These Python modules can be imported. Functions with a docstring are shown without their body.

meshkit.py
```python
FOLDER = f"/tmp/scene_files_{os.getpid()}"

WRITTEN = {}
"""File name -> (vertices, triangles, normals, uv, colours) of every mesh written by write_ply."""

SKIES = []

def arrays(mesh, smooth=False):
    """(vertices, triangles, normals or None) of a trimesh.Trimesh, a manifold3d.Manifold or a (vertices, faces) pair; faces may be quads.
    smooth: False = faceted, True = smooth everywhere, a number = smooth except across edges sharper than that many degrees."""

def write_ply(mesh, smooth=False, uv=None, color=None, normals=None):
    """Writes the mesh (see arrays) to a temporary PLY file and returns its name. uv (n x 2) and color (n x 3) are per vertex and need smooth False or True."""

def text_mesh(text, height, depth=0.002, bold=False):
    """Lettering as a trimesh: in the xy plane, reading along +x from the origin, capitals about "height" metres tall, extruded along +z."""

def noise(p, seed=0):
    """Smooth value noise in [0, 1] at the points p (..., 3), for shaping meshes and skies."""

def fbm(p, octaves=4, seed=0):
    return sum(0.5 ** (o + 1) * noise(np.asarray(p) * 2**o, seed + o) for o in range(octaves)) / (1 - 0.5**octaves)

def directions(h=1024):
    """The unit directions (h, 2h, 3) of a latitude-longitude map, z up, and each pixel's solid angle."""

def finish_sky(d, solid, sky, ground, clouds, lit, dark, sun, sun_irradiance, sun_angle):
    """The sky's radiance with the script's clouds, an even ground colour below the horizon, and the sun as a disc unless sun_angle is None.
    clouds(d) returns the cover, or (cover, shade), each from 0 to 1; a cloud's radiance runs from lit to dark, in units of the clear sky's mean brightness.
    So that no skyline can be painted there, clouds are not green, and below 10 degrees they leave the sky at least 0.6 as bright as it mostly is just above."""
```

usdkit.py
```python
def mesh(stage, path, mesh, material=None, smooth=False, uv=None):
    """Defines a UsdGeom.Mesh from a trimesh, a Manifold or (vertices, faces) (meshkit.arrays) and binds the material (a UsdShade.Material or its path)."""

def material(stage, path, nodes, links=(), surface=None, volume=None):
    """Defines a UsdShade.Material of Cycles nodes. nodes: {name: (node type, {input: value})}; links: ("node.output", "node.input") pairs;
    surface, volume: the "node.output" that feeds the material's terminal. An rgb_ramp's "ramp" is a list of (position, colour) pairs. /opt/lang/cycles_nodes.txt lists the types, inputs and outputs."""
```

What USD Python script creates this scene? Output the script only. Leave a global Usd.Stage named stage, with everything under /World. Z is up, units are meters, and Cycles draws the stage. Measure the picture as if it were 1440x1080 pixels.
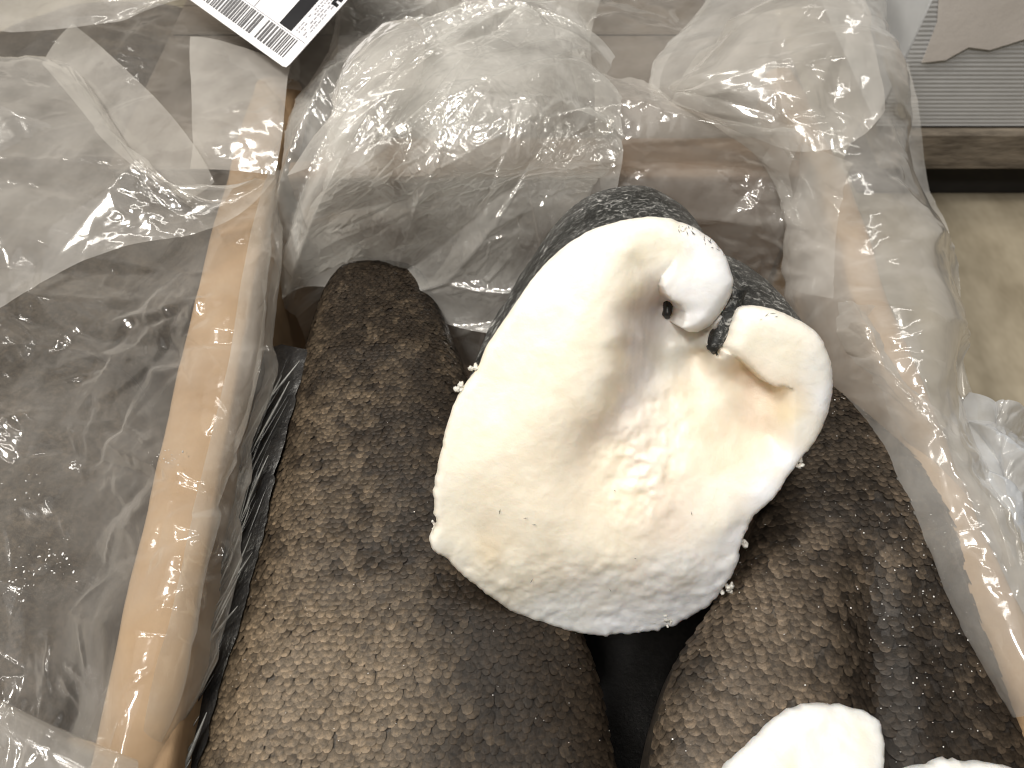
import math, numpy as np, trimesh, usdkit, meshkit
from pxr import Usd, UsdGeom, UsdLux, Gf, Sdf, Vt
from scipy.spatial import Delaunay, cKDTree
from scipy.interpolate import RectBivariateSpline, CubicSpline, PchipInterpolator, RBFInterpolator, LinearNDInterpolator
from scipy import ndimage
import shapely
from shapely.geometry import Polygon

stage = Usd.Stage.CreateInMemory()
UsdGeom.SetStageUpAxis(stage, UsdGeom.Tokens.z)
UsdGeom.SetStageMetersPerUnit(stage, 1.0)
UsdGeom.Xform.Define(stage, '/World')
UsdGeom.Scope.Define(stage, '/World/Looks')

# ------------------------------------------------------------------ camera
CAM_H, PITCH, F = 0.63, math.radians(54.5), 1081.0
cam = UsdGeom.Camera.Define(stage, '/World/camera')
cam.AddTranslateOp().Set((0, 0, CAM_H))
cam.AddRotateXOp().Set(90 - math.degrees(PITCH))
cam.CreateHorizontalApertureAttr(36.0); cam.CreateVerticalApertureAttr(27.0)
cam.CreateFocalLengthAttr(36.0 * F / 1440.0)
cam.CreateFStopAttr(11.0); cam.CreateFocusDistanceAttr(0.42)
cam.CreateClippingRangeAttr((0.01, 50))
cam.CreateExposureAttr(0.88)

# ------------------------------------------------------------------ lamps of the market hall, well above the box
def lamp(name, pos, target, w, h, power, col):
    l = UsdLux.RectLight.Define(stage, '/World/' + name)
    p, t = np.array(pos, float), np.array(target, float)
    z = (p - t) / np.linalg.norm(p - t)
    x = np.cross([0, 1, 0.01], z); x /= np.linalg.norm(x); y = np.cross(z, x)
    l.AddTransformOp().Set(Gf.Matrix4d(*x, 0, *y, 0, *z, 0, *p, 1))
    l.CreateWidthAttr(w); l.CreateHeightAttr(h); l.CreateIntensityAttr(power)
    l.CreateColorAttr(Gf.Vec3f(*col))
C0 = (0, 0.25, 0.25)
lamp('ceiling_glow', (-0.6, 0.1, 2.6), C0, 3.0, 3.0, 0.36, (1.0, .97, .93))
lamp('tube_lamp', (-0.55, 0.95, 2.1), C0, 1.3, 0.07, 11.0, (1, .95, .87))
lamp('tube_lamp_001', (0.45, 1.25, 2.1), C0, 1.3, 0.07, 9.0, (1, .95, .88))
lamp('tube_lamp_002', (-0.7, 0.0, 2.1), C0, 1.3, 0.10, 12.0, (1, .95, .88))
lamp('spot_panel', (-0.85, 0.40, 1.8), C0, 0.25, 0.25, 60.0, (1, .94, .84))
lamp('spot_panel_001', (0.1, 0.9, 2.0), C0, 0.16, 0.16, 42.0, (1, .95, .86))
lamp('spot_panel_002', (0.8, 0.6, 2.0), C0, 0.14, 0.14, 26.0, (1, .96, .9))
lamp('spot_panel_003', (-0.35, -0.45, 2.0), C0, 0.22, 0.22, 62.0, (1, .95, .88))

# ------------------------------------------------------------------ helpers
FW = np.array([0, math.cos(PITCH), -math.sin(PITCH)]); DN = np.array([0, -math.sin(PITCH), -math.cos(PITCH)]); RT = np.array([1.0, 0, 0])
CAM = np.array([0, 0, CAM_H])
def ray(u, v):
    u, v = np.asarray(u, float), np.asarray(v, float)
    return FW * F + RT * (u - 720)[..., None] + DN * (v - 540)[..., None]
def P(u, v, z):
    """The place at height z that is seen in this direction."""
    d = ray(u, v); t = (np.asarray(z, float) - CAM_H) / d[..., 2]
    return CAM + d * t[..., None]

used = {}
def path_for(name, parent='/World'):
    k = (parent, name); n = used.get(k, -1) + 1; used[k] = n
    return f'{parent}/{name}' + (f'_{n:03d}' if n else '')
def tag(p, label=None, cat=None, group=None, kind=None):
    for k, v in (('label', label), ('category', cat), ('group', group), ('kind', kind)):
        if v: p.SetCustomDataByKey(k, v)
    return p
def thing(name, label, cat, group=None, loc=None):
    x = UsdGeom.Xform.Define(stage, path_for(name))
    if loc is not None: x.AddTranslateOp().Set(tuple(map(float, loc)))
    tag(x.GetPrim(), label, cat, group)
    return str(x.GetPath())
ORIGIN = {}
def obj(name, m, mat, parent='/World', smooth=40, color=None, normals=None):
    p = path_for(name, parent)
    if color is not None: smooth = True
    pr = usdkit.mesh(stage, p, m, '/World/Looks/' + mat, smooth=smooth)
    if color is not None:
        c = np.asarray(color, np.float32)
        UsdGeom.PrimvarsAPI(pr).CreatePrimvar('tint', Sdf.ValueTypeNames.Color3fArray, 'vertex').Set(Vt.Vec3fArray.FromNumpy(c))
    return pr.GetPrim()
def grid_faces(n, m, closed=False):
    i, j = np.meshgrid(np.arange(n - 1), np.arange(m if closed else m - 1), indexing='ij')
    j2 = (j + 1) % m
    return np.stack([i * m + j, i * m + j2, (i + 1) * m + j2, (i + 1) * m + j], -1).reshape(-1, 4)
def tri(q): return np.vstack([q[:, [0, 1, 2]], q[:, [0, 2, 3]]])
def join(ms):
    return trimesh.util.concatenate([m if isinstance(m, trimesh.Trimesh) else trimesh.Trimesh(*m, process=False) for m in ms])
def S(x, a, b):
    t = np.clip((x - a) / (b - a), 0, 1); return t * t * (3 - 2 * t)

# ------------------------------------------------------------------ materials
def mat(name, nodes, links, surface='p.BSDF', volume=None):
    usdkit.material(stage, '/World/Looks/' + name, nodes, links, surface=surface, volume=volume)
def simple(name, c1, c2, scale=20, rough=.6, detail=6, bump=0.0, bscale=None, stretch=(1, 1, 1), spec=.5, bdist=.001):
    mat(name, {'t': ('texture_coordinate', {}), 'm': ('mapping', {'scale': stretch}),
               'n': ('noise_texture', {'scale': scale, 'detail': detail, 'roughness': .65}),
               'r': ('rgb_ramp', {'ramp': [(.3, c1), (.7, c2)]}),
               'n2': ('noise_texture', {'scale': bscale or scale * 6, 'detail': 4, 'roughness': .6}),
               'b': ('bump', {'strength': bump, 'distance': bdist}),
               'p': ('principled_bsdf', {'roughness': rough, 'specular_ior_level': spec})},
        [('t.object', 'm.vector'), ('m.vector', 'n.vector'), ('m.vector', 'n2.vector'), ('n.fac', 'r.fac'), ('r.color', 'p.base_color'),
         ('n2.fac', 'b.height')] + ([('b.normal', 'p.normal')] if bump else []))
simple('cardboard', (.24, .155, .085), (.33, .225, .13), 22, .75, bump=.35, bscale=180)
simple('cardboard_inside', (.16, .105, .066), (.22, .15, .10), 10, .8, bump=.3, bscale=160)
simple('floor_beige', (.19, .16, .11), (.37, .325, .245), 9, .45, 4, stretch=(1.8, .9, 1), bump=.1, bscale=60)
simple('pallet_wood', (.05, .04, .03), (.33, .28, .22), 26, .8, 8, bump=.8, bscale=90, stretch=(.45, 2, 2), bdist=.002)
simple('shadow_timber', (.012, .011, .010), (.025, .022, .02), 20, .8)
simple('ribbed_grey', (.48, .49, .50), (.58, .59, .60), 12, .6, bump=.2, bscale=200)
simple('torn_paper', (.66, .62, .59), (.74, .70, .67), 18, .7, bump=.3, bscale=120)
simple('tub_dark', (.022, .019, .016), (.045, .038, .032), 8, .5)
simple('label_paper', (.72, .72, .75), (.78, .78, .80), 30, .5)
simple('ink_black', (.012, .012, .014), (.02, .02, .022), 30, .45)
simple('ink_grey', (.30, .30, .33), (.42, .42, .45), 60, .5)
simple('ink_bar', (.07, .07, .075), (.15, .15, .155), 30, .5)
simple('fin_black', (.006, .006, .007), (.022, .021, .02), 70, .32, bump=.6, bscale=300, spec=.6)
simple('fin_pale', (.10, .10, .095), (.26, .26, .25), 90, .35, bump=.4, bscale=300)
simple('frost_white', (.55, .55, .55), (.75, .75, .75), 200, .3)

# flesh: colour from the piece's own tint, fine fibres as relief
mat('flesh', {'a': ('attribute', {'attribute': 'tint'}), 't': ('texture_coordinate', {}),
              'n': ('noise_texture', {'scale': 60, 'detail': 6, 'roughness': .65, 'distortion': .6}),
              'n2': ('noise_texture', {'scale': 420, 'detail': 4, 'roughness': .7}),
              'r': ('rgb_ramp', {'ramp': [(.3, (.90, .87, .82)), (.65, (1, 1, 1))]}),
              'x': ('mix_color', {'blend_type': 'multiply', 'fac': .8}),
              'ad': ('math', {'math_type': 'multiply_add', 'value2': .5}),
              'b': ('bump', {'strength': .45, 'distance': .0009}),
              'p': ('principled_bsdf', {'roughness': .42, 'subsurface_weight': .45, 'subsurface_scale': .006, 'subsurface_radius': (1, .75, .55), 'specular_ior_level': .45})},
    [('t.object', 'n.vector'), ('t.object', 'n2.vector'), ('a.color', 'x.a'), ('n.fac', 'r.fac'), ('r.color', 'x.b'), ('x.result', 'p.base_color'),
     ('n2.fac', 'ad.value1'), ('n.fac', 'ad.value3'), ('ad.value', 'b.height'), ('b.normal', 'p.normal')])
# wet fish skin and scales: colour from tint with fine mottling
mat('skin', {'a': ('attribute', {'attribute': 'tint'}), 't': ('texture_coordinate', {}),
             'n': ('noise_texture', {'scale': 330, 'detail': 5, 'roughness': .75}),
             'r': ('rgb_ramp', {'ramp': [(.30, (.35, .35, .36)), (.5, (.95, .95, .95)), (.68, (1.7, 1.65, 1.6))]}),
             'x': ('mix_color', {'blend_type': 'multiply', 'fac': 1.0, 'use_clamp': False}),
             'b': ('bump', {'strength': .6, 'distance': .0006}),
             'p': ('principled_bsdf', {'roughness': .40, 'specular_ior_level': .19})},
    [('t.object', 'n.vector'), ('a.color', 'x.a'), ('n.fac', 'r.fac'), ('r.color', 'x.b'), ('x.result', 'p.base_color'), ('n.fac', 'b.height'), ('b.normal', 'p.normal')])
# skin of the cut piece: short pale streaks on near black
mat('streaked_skin', {'t': ('texture_coordinate', {}), 'm': ('mapping', {'scale': (1, 1, 1)}),
             'v': ('voronoi_texture', {'scale': 260, 'feature': 'distance_to_edge', 'randomness': 1}),
             'n': ('noise_texture', {'scale': 210, 'detail': 5, 'roughness': .7, 'distortion': 1.6}),
             'n3': ('noise_texture', {'scale': 34, 'detail': 3, 'roughness': .6}),
             'r': ('rgb_ramp', {'ramp': [(.44, (.014, .015, .015)), (.53, (.030, .031, .030)), (.585, (.16, .16, .155)), (.66, (.36, .36, .35))]}),
             'r3': ('rgb_ramp', {'ramp': [(.40, (.35, .36, .35)), (.62, (1.5, 1.5, 1.5))]}),
             'x': ('mix_color', {'blend_type': 'multiply', 'fac': 1.0, 'use_clamp': False}),
             'b': ('bump', {'strength': .8, 'distance': .0009}),
             'p': ('principled_bsdf', {'roughness': .42, 'specular_ior_level': .4})},
    [('t.object', 'm.vector'), ('m.vector', 'v.vector'), ('m.vector', 'n.vector'), ('m.vector', 'n3.vector'), ('n.fac', 'r.fac'), ('n3.fac', 'r3.fac'), ('r.color', 'x.a'), ('r3.color', 'x.b'),
     ('x.result', 'p.base_color'), ('n.fac', 'b.height'), ('b.normal', 'p.normal')])
def film_mat(name, haze_lo, haze_hi, col=(.73, .705, .67), rough=.10, wr=.10, scale=22, tcol=.97, spec=1.0):
    mat(name, {'t': ('texture_coordinate', {}), 'n': ('noise_texture', {'scale': scale, 'detail': 5, 'roughness': .6, 'distortion': .4}),
               'hz': ('map_range', {'from_min': .32, 'from_max': .68, 'to_min': haze_lo, 'to_max': haze_hi, 'clamp': True}),
               'lw': ('layer_weight', {'blend': .5}), 'p2': ('math', {'math_type': 'power', 'value2': 2.0}), 'ed': ('math', {'math_type': 'multiply_add', 'value2': .45, 'use_clamp': True}),
               'w': ('noise_texture', {'scale': 55, 'detail': 2, 'roughness': .5, 'distortion': 1.2}),
               'b': ('bump', {'strength': wr, 'distance': .002}),
               'lw2': ('layer_weight', {'blend': .5}), 'p5': ('math', {'math_type': 'power', 'value2': 4.0}), 'fr': ('math', {'math_type': 'multiply_add', 'value2': .75, 'value3': .065 * spec, 'use_clamp': True}),
               'tr': ('transparent_bsdf', {'color': (tcol, tcol, tcol * .99)}),
               'd': ('diffuse_bsdf', {'color': col}), 'tl': ('translucent_bsdf', {'color': col}), 'dd': ('mix_closure', {'fac': .45}),
               'm1': ('mix_closure', {}), 'g': ('glossy_bsdf', {'color': (1, 1, 1), 'roughness': rough}), 'm2': ('mix_closure', {})},
        [('t.object', 'n.vector'), ('t.object', 'w.vector'), ('n.fac', 'hz.value'), ('lw.facing', 'p2.value1'), ('p2.value', 'ed.value1'), ('hz.result', 'ed.value3'), ('w.fac', 'b.height'),
         ('b.normal', 'g.normal'), ('b.normal', 'lw2.normal'), ('lw2.facing', 'p5.value1'), ('p5.value', 'fr.value1'), ('d.BSDF', 'dd.closure1'), ('tl.BSDF', 'dd.closure2'), ('ed.value', 'm1.fac'), ('tr.BSDF', 'm1.closure1'), ('dd.closure', 'm1.closure2'),
         ('fr.value', 'm2.fac'), ('m1.closure', 'm2.closure1'), ('g.BSDF', 'm2.closure2')], surface='m2.closure')
film_mat('film_clear', .07, .20)
film_mat('film_hazy', .18, .40)
film_mat('film_milky', .19, .42)
film_mat('film_drape', .20, .44, col=(.79, .775, .75), spec=.8)
film_mat('film_sheet', .035, .15, spec=.75)
film_mat('film_fold', .13, .32)
film_mat('film_bunch', .05, .50, scale=15, col=(.84, .83, .80), spec=1.5)
film_mat('film_blue', .30, .55, col=(.76, .80, .86))

# ------------------------------------------------------------------ floor, pallet, carton on the pallet
def sheet(x0, y0, x1, y1, z):
    return (np.array([[x0, y0, z], [x1, y0, z], [x1, y1, z], [x0, y1, z]], float), np.array([[0, 1, 2, 3]]))
tag(obj('floor', sheet(-3, -2, 3, 4, 0), 'floor_beige', smooth=False), kind='structure')
def board(x0, x1, y0, y1, z0, z1, r=.002):
    b = trimesh.creation.box((x1 - x0 - 2 * r, y1 - y0 - 2 * r, z1 - z0 - 2 * r)); b.apply_translation(((x0 + x1) / 2, (y0 + y1) / 2, (z0 + z1) / 2))
    import manifold3d as m3
    pts = []
    for c in b.vertices:
        for d in ((r, 0, 0), (-r, 0, 0), (0, r, 0), (0, -r, 0), (0, 0, r), (0, 0, -r)): pts.append(c + d)
    return m3.Manifold.hull_points(np.array(pts))
pal = thing('pallet', 'worn grey-brown wooden pallet edge over a black gap, upper right beyond the box', 'pallet')
obj('deck_board', board(.42, 1.4, .712, .80, .055, .103), 'pallet_wood', pal)
obj('deck_board', board(.42, 1.4, .82, .91, .085, .103), 'pallet_wood', pal)
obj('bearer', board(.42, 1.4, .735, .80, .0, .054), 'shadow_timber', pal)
ctn = thing('carton', 'pale grey ribbed carton with a lighter torn patch standing on the wooden pallet', 'carton')
rb = []
nr = 60
prof = []
x0, x1 = .40, 1.4
for k in range(nr * 6 + 1):
    z = .107 + k * .0048 / 6
    prof.append((.722 - .0005 * (0.5 + .5 * math.cos(2 * math.pi * k / 6)), z))
prof = np.array(prof)
xk = np.linspace(x0, x1, 90)
v = np.array([(x, .7225 - (.7225 - y) * (1 - .86 * S(x + .25 * (z - .25), .50, .60)), z) for (y, z) in prof for x in xk])
front = (v, grid_faces(len(prof), len(xk)))
obj('front_panel', front, 'ribbed_grey', ctn, smooth=60)
ztop = prof[-1, 1]
obj('body', board(x0, x1, .724, 1.2, .106, ztop - .004), 'ribbed_grey', ctn)
tp = np.array([P(np.array(a[0]), np.array(a[1]), .0) for a in ((1322, -40), (1318, 30), (1296, 88), (1330, 84), (1362, 66), (1392, 70), (1440, 55), (1500, 62), (1500, -40))])
def on_front(u, v, y=.7195):
    d = ray(u, v); t = y / d[..., 1]; return CAM + d * t[..., None]
tpp = [on_front(np.array(a), np.array(b)) for a, b in ((1322, -40), (1318, 30), (1296, 88), (1330, 84), (1362, 66), (1392, 70), (1440, 55), (1500, 62), (1500, -40))]
poly = Polygon([(p[0], p[2]) for p in tpp])
e = trimesh.creation.extrude_polygon(poly, .0008, engine='earcut')
ev = e.vertices.copy(); e.vertices = np.stack([ev[:, 0], .7198 - ev[:, 2], ev[:, 1]], 1); e.invert()
obj('torn_patch', e, 'torn_paper', ctn)

# ------------------------------------------------------------------ cardboard box with the fish
RIM = .25
Lc = PchipInterpolator([0, 60, 150, 300, 600, 1000, 1300], [420, 402, 376, 338, 272, 192, 132])
Rc = PchipInterpolator([0, 90, 260, 450, 740, 1000, 1300], [1050, 1095, 1178, 1243, 1360, 1478, 1620])
box = thing('cardboard_box', 'open brown cardboard box with rounded rims holding the scaly fish', 'box')
def wall(pts, half, top, thick, name, mat_, bot=.003, lab=None, bumpy=1):
    """Panel whose top is folded over into a rounded rim; pts: rim centre line."""
    pts = np.asarray(pts); t = np.gradient(pts, axis=0); t /= np.linalg.norm(t, axis=1, keepdims=True)
    side = np.stack([t[:, 1], -t[:, 0], 0 * t[:, 0]], 1)
    ang = np.linspace(0, math.pi, 13)
    prof = [(-thick / 2 + half, bot), (half, bot)][1:2] + [(half, RIM - .03)] + [(half * math.cos(a), RIM - top + top * math.sin(a) ** .55) for a in ang] + [(-half, RIM - .03), (-half, bot)]
    n = len(prof); v = np.zeros((len(pts), n, 3))
    for k, (s, z) in enumerate(prof):
        v[:, k] = pts + side * s; v[:, k, 2] = z
    nz = meshkit.fbm(v * 28, 3, 5) - .5
    v[:, 1:-1] += (nz[:, 1:-1, None] * .006 * bumpy) * np.array([1, .3, .6])
    v[:, 0, 2] = bot; v[:, -1, 2] = bot
    return tag(obj(name, (v.reshape(-1, 3), grid_faces(len(pts), n)), mat_, box, smooth=50), lab)
vv = np.linspace(110, 1260, 70)
wall(P(Lc(vv), vv, RIM), .0195, .010, .006, 'side_wall', 'cardboard')
vr = np.linspace(95, 1260, 70)
wall(P(Rc(vr), vr, RIM), .0125, .012, .006, 'side_wall', 'cardboard')
yf = P(np.array(720.), np.array(247.), RIM)[1]
xl, xr = P(np.array(368.), np.array(247.), RIM)[0], P(np.array(1166.), np.array(247.), RIM)[0]
xs = np.linspace(xl + .02, xr - .015, 40)
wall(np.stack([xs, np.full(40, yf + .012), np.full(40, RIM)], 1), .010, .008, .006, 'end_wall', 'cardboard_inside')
# far flap folded outward
fl = np.array([[xl + .03, yf + .024, RIM - .008], [xr - .02, yf + .024, RIM - .008], [xr + .0, yf + .17, RIM - .07], [xl + .05, yf + .17, RIM - .07]])
fn = np.cross(fl[1] - fl[0], fl[3] - fl[0]); fn /= np.linalg.norm(fn)
fv = np.vstack([fl, fl - fn * .004])
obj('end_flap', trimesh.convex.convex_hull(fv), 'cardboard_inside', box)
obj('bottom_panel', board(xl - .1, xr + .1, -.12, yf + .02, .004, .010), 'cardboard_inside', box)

simple('carton_dull', (.085, .070, .058), (.14, .115, .09), 9, .8)
bb = thing('carton', 'brown closed carton seen through the film behind the open box', 'carton')
obj('side', board(-.34, .27, yf + .06, yf + .5, .004, .205), 'carton_dull', bb)
obj('lid_flap', board(-.34, .27, yf + .058, yf + .26, .207, .211), 'carton_dull', bb)
obj('lid_flap', board(-.34, .27, yf + .264, yf + .502, .207, .211), 'carton_dull', bb)

# ------------------------------------------------------------------ whole fish lying in the box
class Fish:
    def __init__(s, rows, z0, top, bot, warp=None, power=1.0, seed=0):
        r = np.array(rows, float); v = r[:, 0]
        s.A = PchipInterpolator(v, P(r[:, 1], v, z0)); s.B = PchipInterpolator(v, P(r[:, 2], v, z0))
        s.v0, s.v1, s.top, s.bot, s.warp, s.power, s.seed = v[0], v[-1], top, bot, warp, power, seed
        tt = np.linspace(s.v0, s.v1, 400); c = (s.A(tt) + s.B(tt)) / 2
        L = np.r_[0, np.cumsum(np.linalg.norm(np.diff(c, axis=0), axis=1))]
        s.len = L[-1]; s.of = lambda d: np.interp(d, L, tt)
    def at(s, d, ph):
        """d: metres along the fish from the narrow end; ph: angle, 0 right side, pi/2 top, pi left."""
        v = s.of(d); a, b = s.A(v), s.B(v); c, h = (a + b) / 2, (b - a) / 2
        hw = np.linalg.norm(h, axis=-1)
        cs, sn = np.cos(ph), np.sin(ph)
        up = np.sign(sn) * np.abs(sn) ** s.power
        lim = np.minimum(1, (hw / .055)) ** .8
        p = c + h * (np.sign(cs) * np.abs(cs) ** .92)[..., None]
        zz = np.where(sn > 0, s.top * lim, s.bot * lim) * up
        p = p.copy(); p[..., 2] += zz
        if s.warp: p = s.warp(s, p, d, ph, cs)
        p[..., 2] += (meshkit.fbm(p * 16, 3, s.seed) - .5) * .006
        return p
    def frame(s, d, ph):
        e = 1e-3; p = s.at(d, ph)
        td = s.at(d + e, ph) - s.at(d - e, ph); tp = s.at(d, ph + e) - s.at(d, ph - e)
        td /= np.linalg.norm(td, axis=-1, keepdims=True) + 1e-12
        n = np.cross(tp, td); n /= np.linalg.norm(n, axis=-1, keepdims=True) + 1e-12
        up = n[..., 2:3] * 0 + 1
        c = s.at(d, ph * 0 + 0) * .5 + s.at(d, ph * 0 + math.pi) * .5
        sg = np.sign((n * (p - c)).sum(-1, keepdims=True)); n = n * np.where(sg == 0, 1, sg)
        w = np.cross(td, n)
        return p, td, w, n
    def body(s, nd=150, na=96):
        d = np.linspace(.0005, s.len, nd); ph = np.linspace(0, 2 * math.pi, na, endpoint=False)
        D, H = np.meshgrid(d, ph, indexing='ij')
        v = s.at(D, H); f = grid_faces(nd, na, True)[:, ::-1]
        c0, c1 = v[0].mean(0), v[-1].mean(0)
        vs = np.vstack([v.reshape(-1, 3), c0, c1]); k = nd * na
        j = np.arange(na); j2 = (j + 1) % na
        cap = np.vstack([np.stack([j2 * 0 + k, j2, j], 1), np.stack([j * 0 + k + 1, (nd - 1) * na + j, (nd - 1) * na + j2], 1)])
        m = trimesh.Trimesh(vs, np.vstack([tri(f), cap]), process=False)
        if m.volume < 0: m.invert()
        m.vertices = m.vertices - m.vertex_normals * .0009
        return m, np.r_[D.ravel(), 0, s.len], np.r_[H.ravel(), 0, 0]

# one scale: a small domed shield whose free edge stands up a little
def scale_shape():
    pts = [(0, -.55, 0), (0, .55, 0)]
    rows = [(0, .50, 0.0), (.50, .56, .24), (.84, .44, .40), (1.0, .18, .34)]
    v = []
    for (l, w, z) in rows:
        for q in (-1, -.35, .35, 1): v.append((l, q * w, z + (.07 * (1 - q * q))))
    v = np.array(v); f = tri(grid_faces(4, 4))
    return v, f
SV, SF = scale_shape()
def make_scales(fish, name, parent, rows_pitch, width, phr, tint, seed, skip, label_n=300, dmax=None, lift=.5):
    rng = np.random.default_rng(seed)
    ds, phs = [], []
    d = .012; r = 0
    while d < (dmax or fish.len):
        ph = np.linspace(phr[0], phr[1], 400); p = fish.at(np.full(400, d), ph)
        L = np.r_[0, np.cumsum(np.linalg.norm(np.diff(p, axis=0), axis=1))]
        k = max(int(L[-1] / width(d)), 3); x = (np.arange(k) + .5 * (r % 2)) / k * L[-1]
        x = x + rng.normal(0, .10, k) * width(d)
        ph_ = np.interp(x, L, ph); ds.append(d + rng.normal(0, .10, k) * rows_pitch(d)); phs.append(ph_)
        d += rows_pitch(d); r += 1
    ds, phs = np.concatenate(ds), np.concatenate(phs)
    p, t, w, n = fish.frame(ds, phs)
    keep = ~skip(p, ds, phs, rng)
    ds, phs, p, t, w, n = (a[keep] for a in (ds, phs, p, t, w, n))
    N = len(ds)
    ln = rows_pitch(ds) * 1.75 * rng.uniform(.85, 1.15, N); wd = width(ds) * 1.04 * rng.uniform(.88, 1.12, N)
    lf = rng.uniform(.55, 1.35, N) * lift; yaw = rng.normal(0, .07, N)
    tx = t * np.cos(yaw)[:, None] + w * np.sin(yaw)[:, None]; wy = -t * np.sin(yaw)[:, None] + w * np.cos(yaw)[:, None]
    V = p[:, None] + SV[None, :, 0, None] * (ln[:, None] * tx.reshape(N, 3))[:, None] * 1.0 + SV[None, :, 1, None] * wd[:, None, None] * wy[:, None] \
        + (SV[None, :, 2] * (lf * rows_pitch(ds))[:, None])[..., None] * n[:, None] - n[:, None] * .0002
    C = tint(p, ds, phs, rng)
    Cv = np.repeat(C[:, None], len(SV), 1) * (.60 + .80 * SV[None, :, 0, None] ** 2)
    # how large each shows
    view = (CAM - p); dist = np.linalg.norm(view, axis=1); face = np.clip((n * view).sum(1) / dist, 0, 1)
    q = (p - CAM) / 1.0; z = q @ FW; uu = 720 + F * (q @ RT) / z; vv_ = 540 + F * (q @ DN) / z
    inside = (uu > 5) & (uu < 1435) & (vv_ > 5) & (vv_ < 1070)
    order = np.argsort(-(face * inside * ln * wd / dist ** 2))
    return V, Cv, order, (uu, vv_)
def put_scales(V, Cv, order, parent, hidden=None, n_single=300):
    idx = [i for i in order if hidden is None or not hidden[i]][:n_single]
    rest = np.setdiff1d(np.arange(len(V)), idx)
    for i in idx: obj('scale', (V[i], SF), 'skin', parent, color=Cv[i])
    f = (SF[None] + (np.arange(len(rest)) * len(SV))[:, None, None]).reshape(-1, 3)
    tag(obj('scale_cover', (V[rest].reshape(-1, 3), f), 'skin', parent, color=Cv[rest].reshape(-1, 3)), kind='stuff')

def mottling(p, lo, hi, spots, seed, warm):
    n1 = meshkit.fbm(p * 55, 4, seed); n2 = meshkit.fbm(p * 190, 3, seed + 3)
    m = np.zeros(len(p))
    for (u, v, z, r, a) in spots:
        c = P(np.array(float(u)), np.array(float(v)), z); m += a * np.exp(-((p[:, :2] - c[:2]) ** 2).sum(1) / (r * r))
    k = np.clip((n1 - .5) * .7 + (n2 - .5) * 1.35 + .19 + m, 0, 1)
    return np.array(lo) + k[:, None] * (np.array(hi) - np.array(lo))

Z1 = .205
rowsL = [(375, 522, 552), (380, 503, 572), (392, 478, 594), (430, 454, 614), (480, 438, 636), (520, 428, 652), (620, 404, 696), (720, 378, 746), (850, 344, 800), (960, 312, 842), (1080, 278, 866), (1260, 245, 895)]
latl = PchipInterpolator([378, 430, 700, 1080, 1260], [512, 506, 500, 492, 488])
def warpL(s, p, d, ph, cs):
    v = s.of(d); dx = p[..., 0] - P(latl(v), v, .245)[..., 0]
    p = p.copy(); p[..., 2] -= (np.sin(ph) > 0) * (.0003 * np.exp(-(dx / .0022) ** 2) + .002 * np.exp(-(dx / .02) ** 2)); return p
fishL = Fish(rowsL, Z1, .034, .10, warp=warpL, power=.72, seed=11)
fl_ = thing('whole_fish', 'brown scaly whole fish with black fin edge lying left of the white cut trunk', 'fish')
spotsL = [(450, 900, .245, .05, .5), (360, 990, .245, .06, .55), (500, 1010, .24, .05, .35), (560, 930, .24, .03, .3), (430, 660, .245, .035, .35), (460, 560, .24, .02, .25), (690, 900, .24, .05, -.35), (560, 800, .24, .04, -.1), (600, 620, .24, .05, -.2), (540, 430, .22, .06, -.25), (760, 1000, .23, .05, -.3)]
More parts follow.
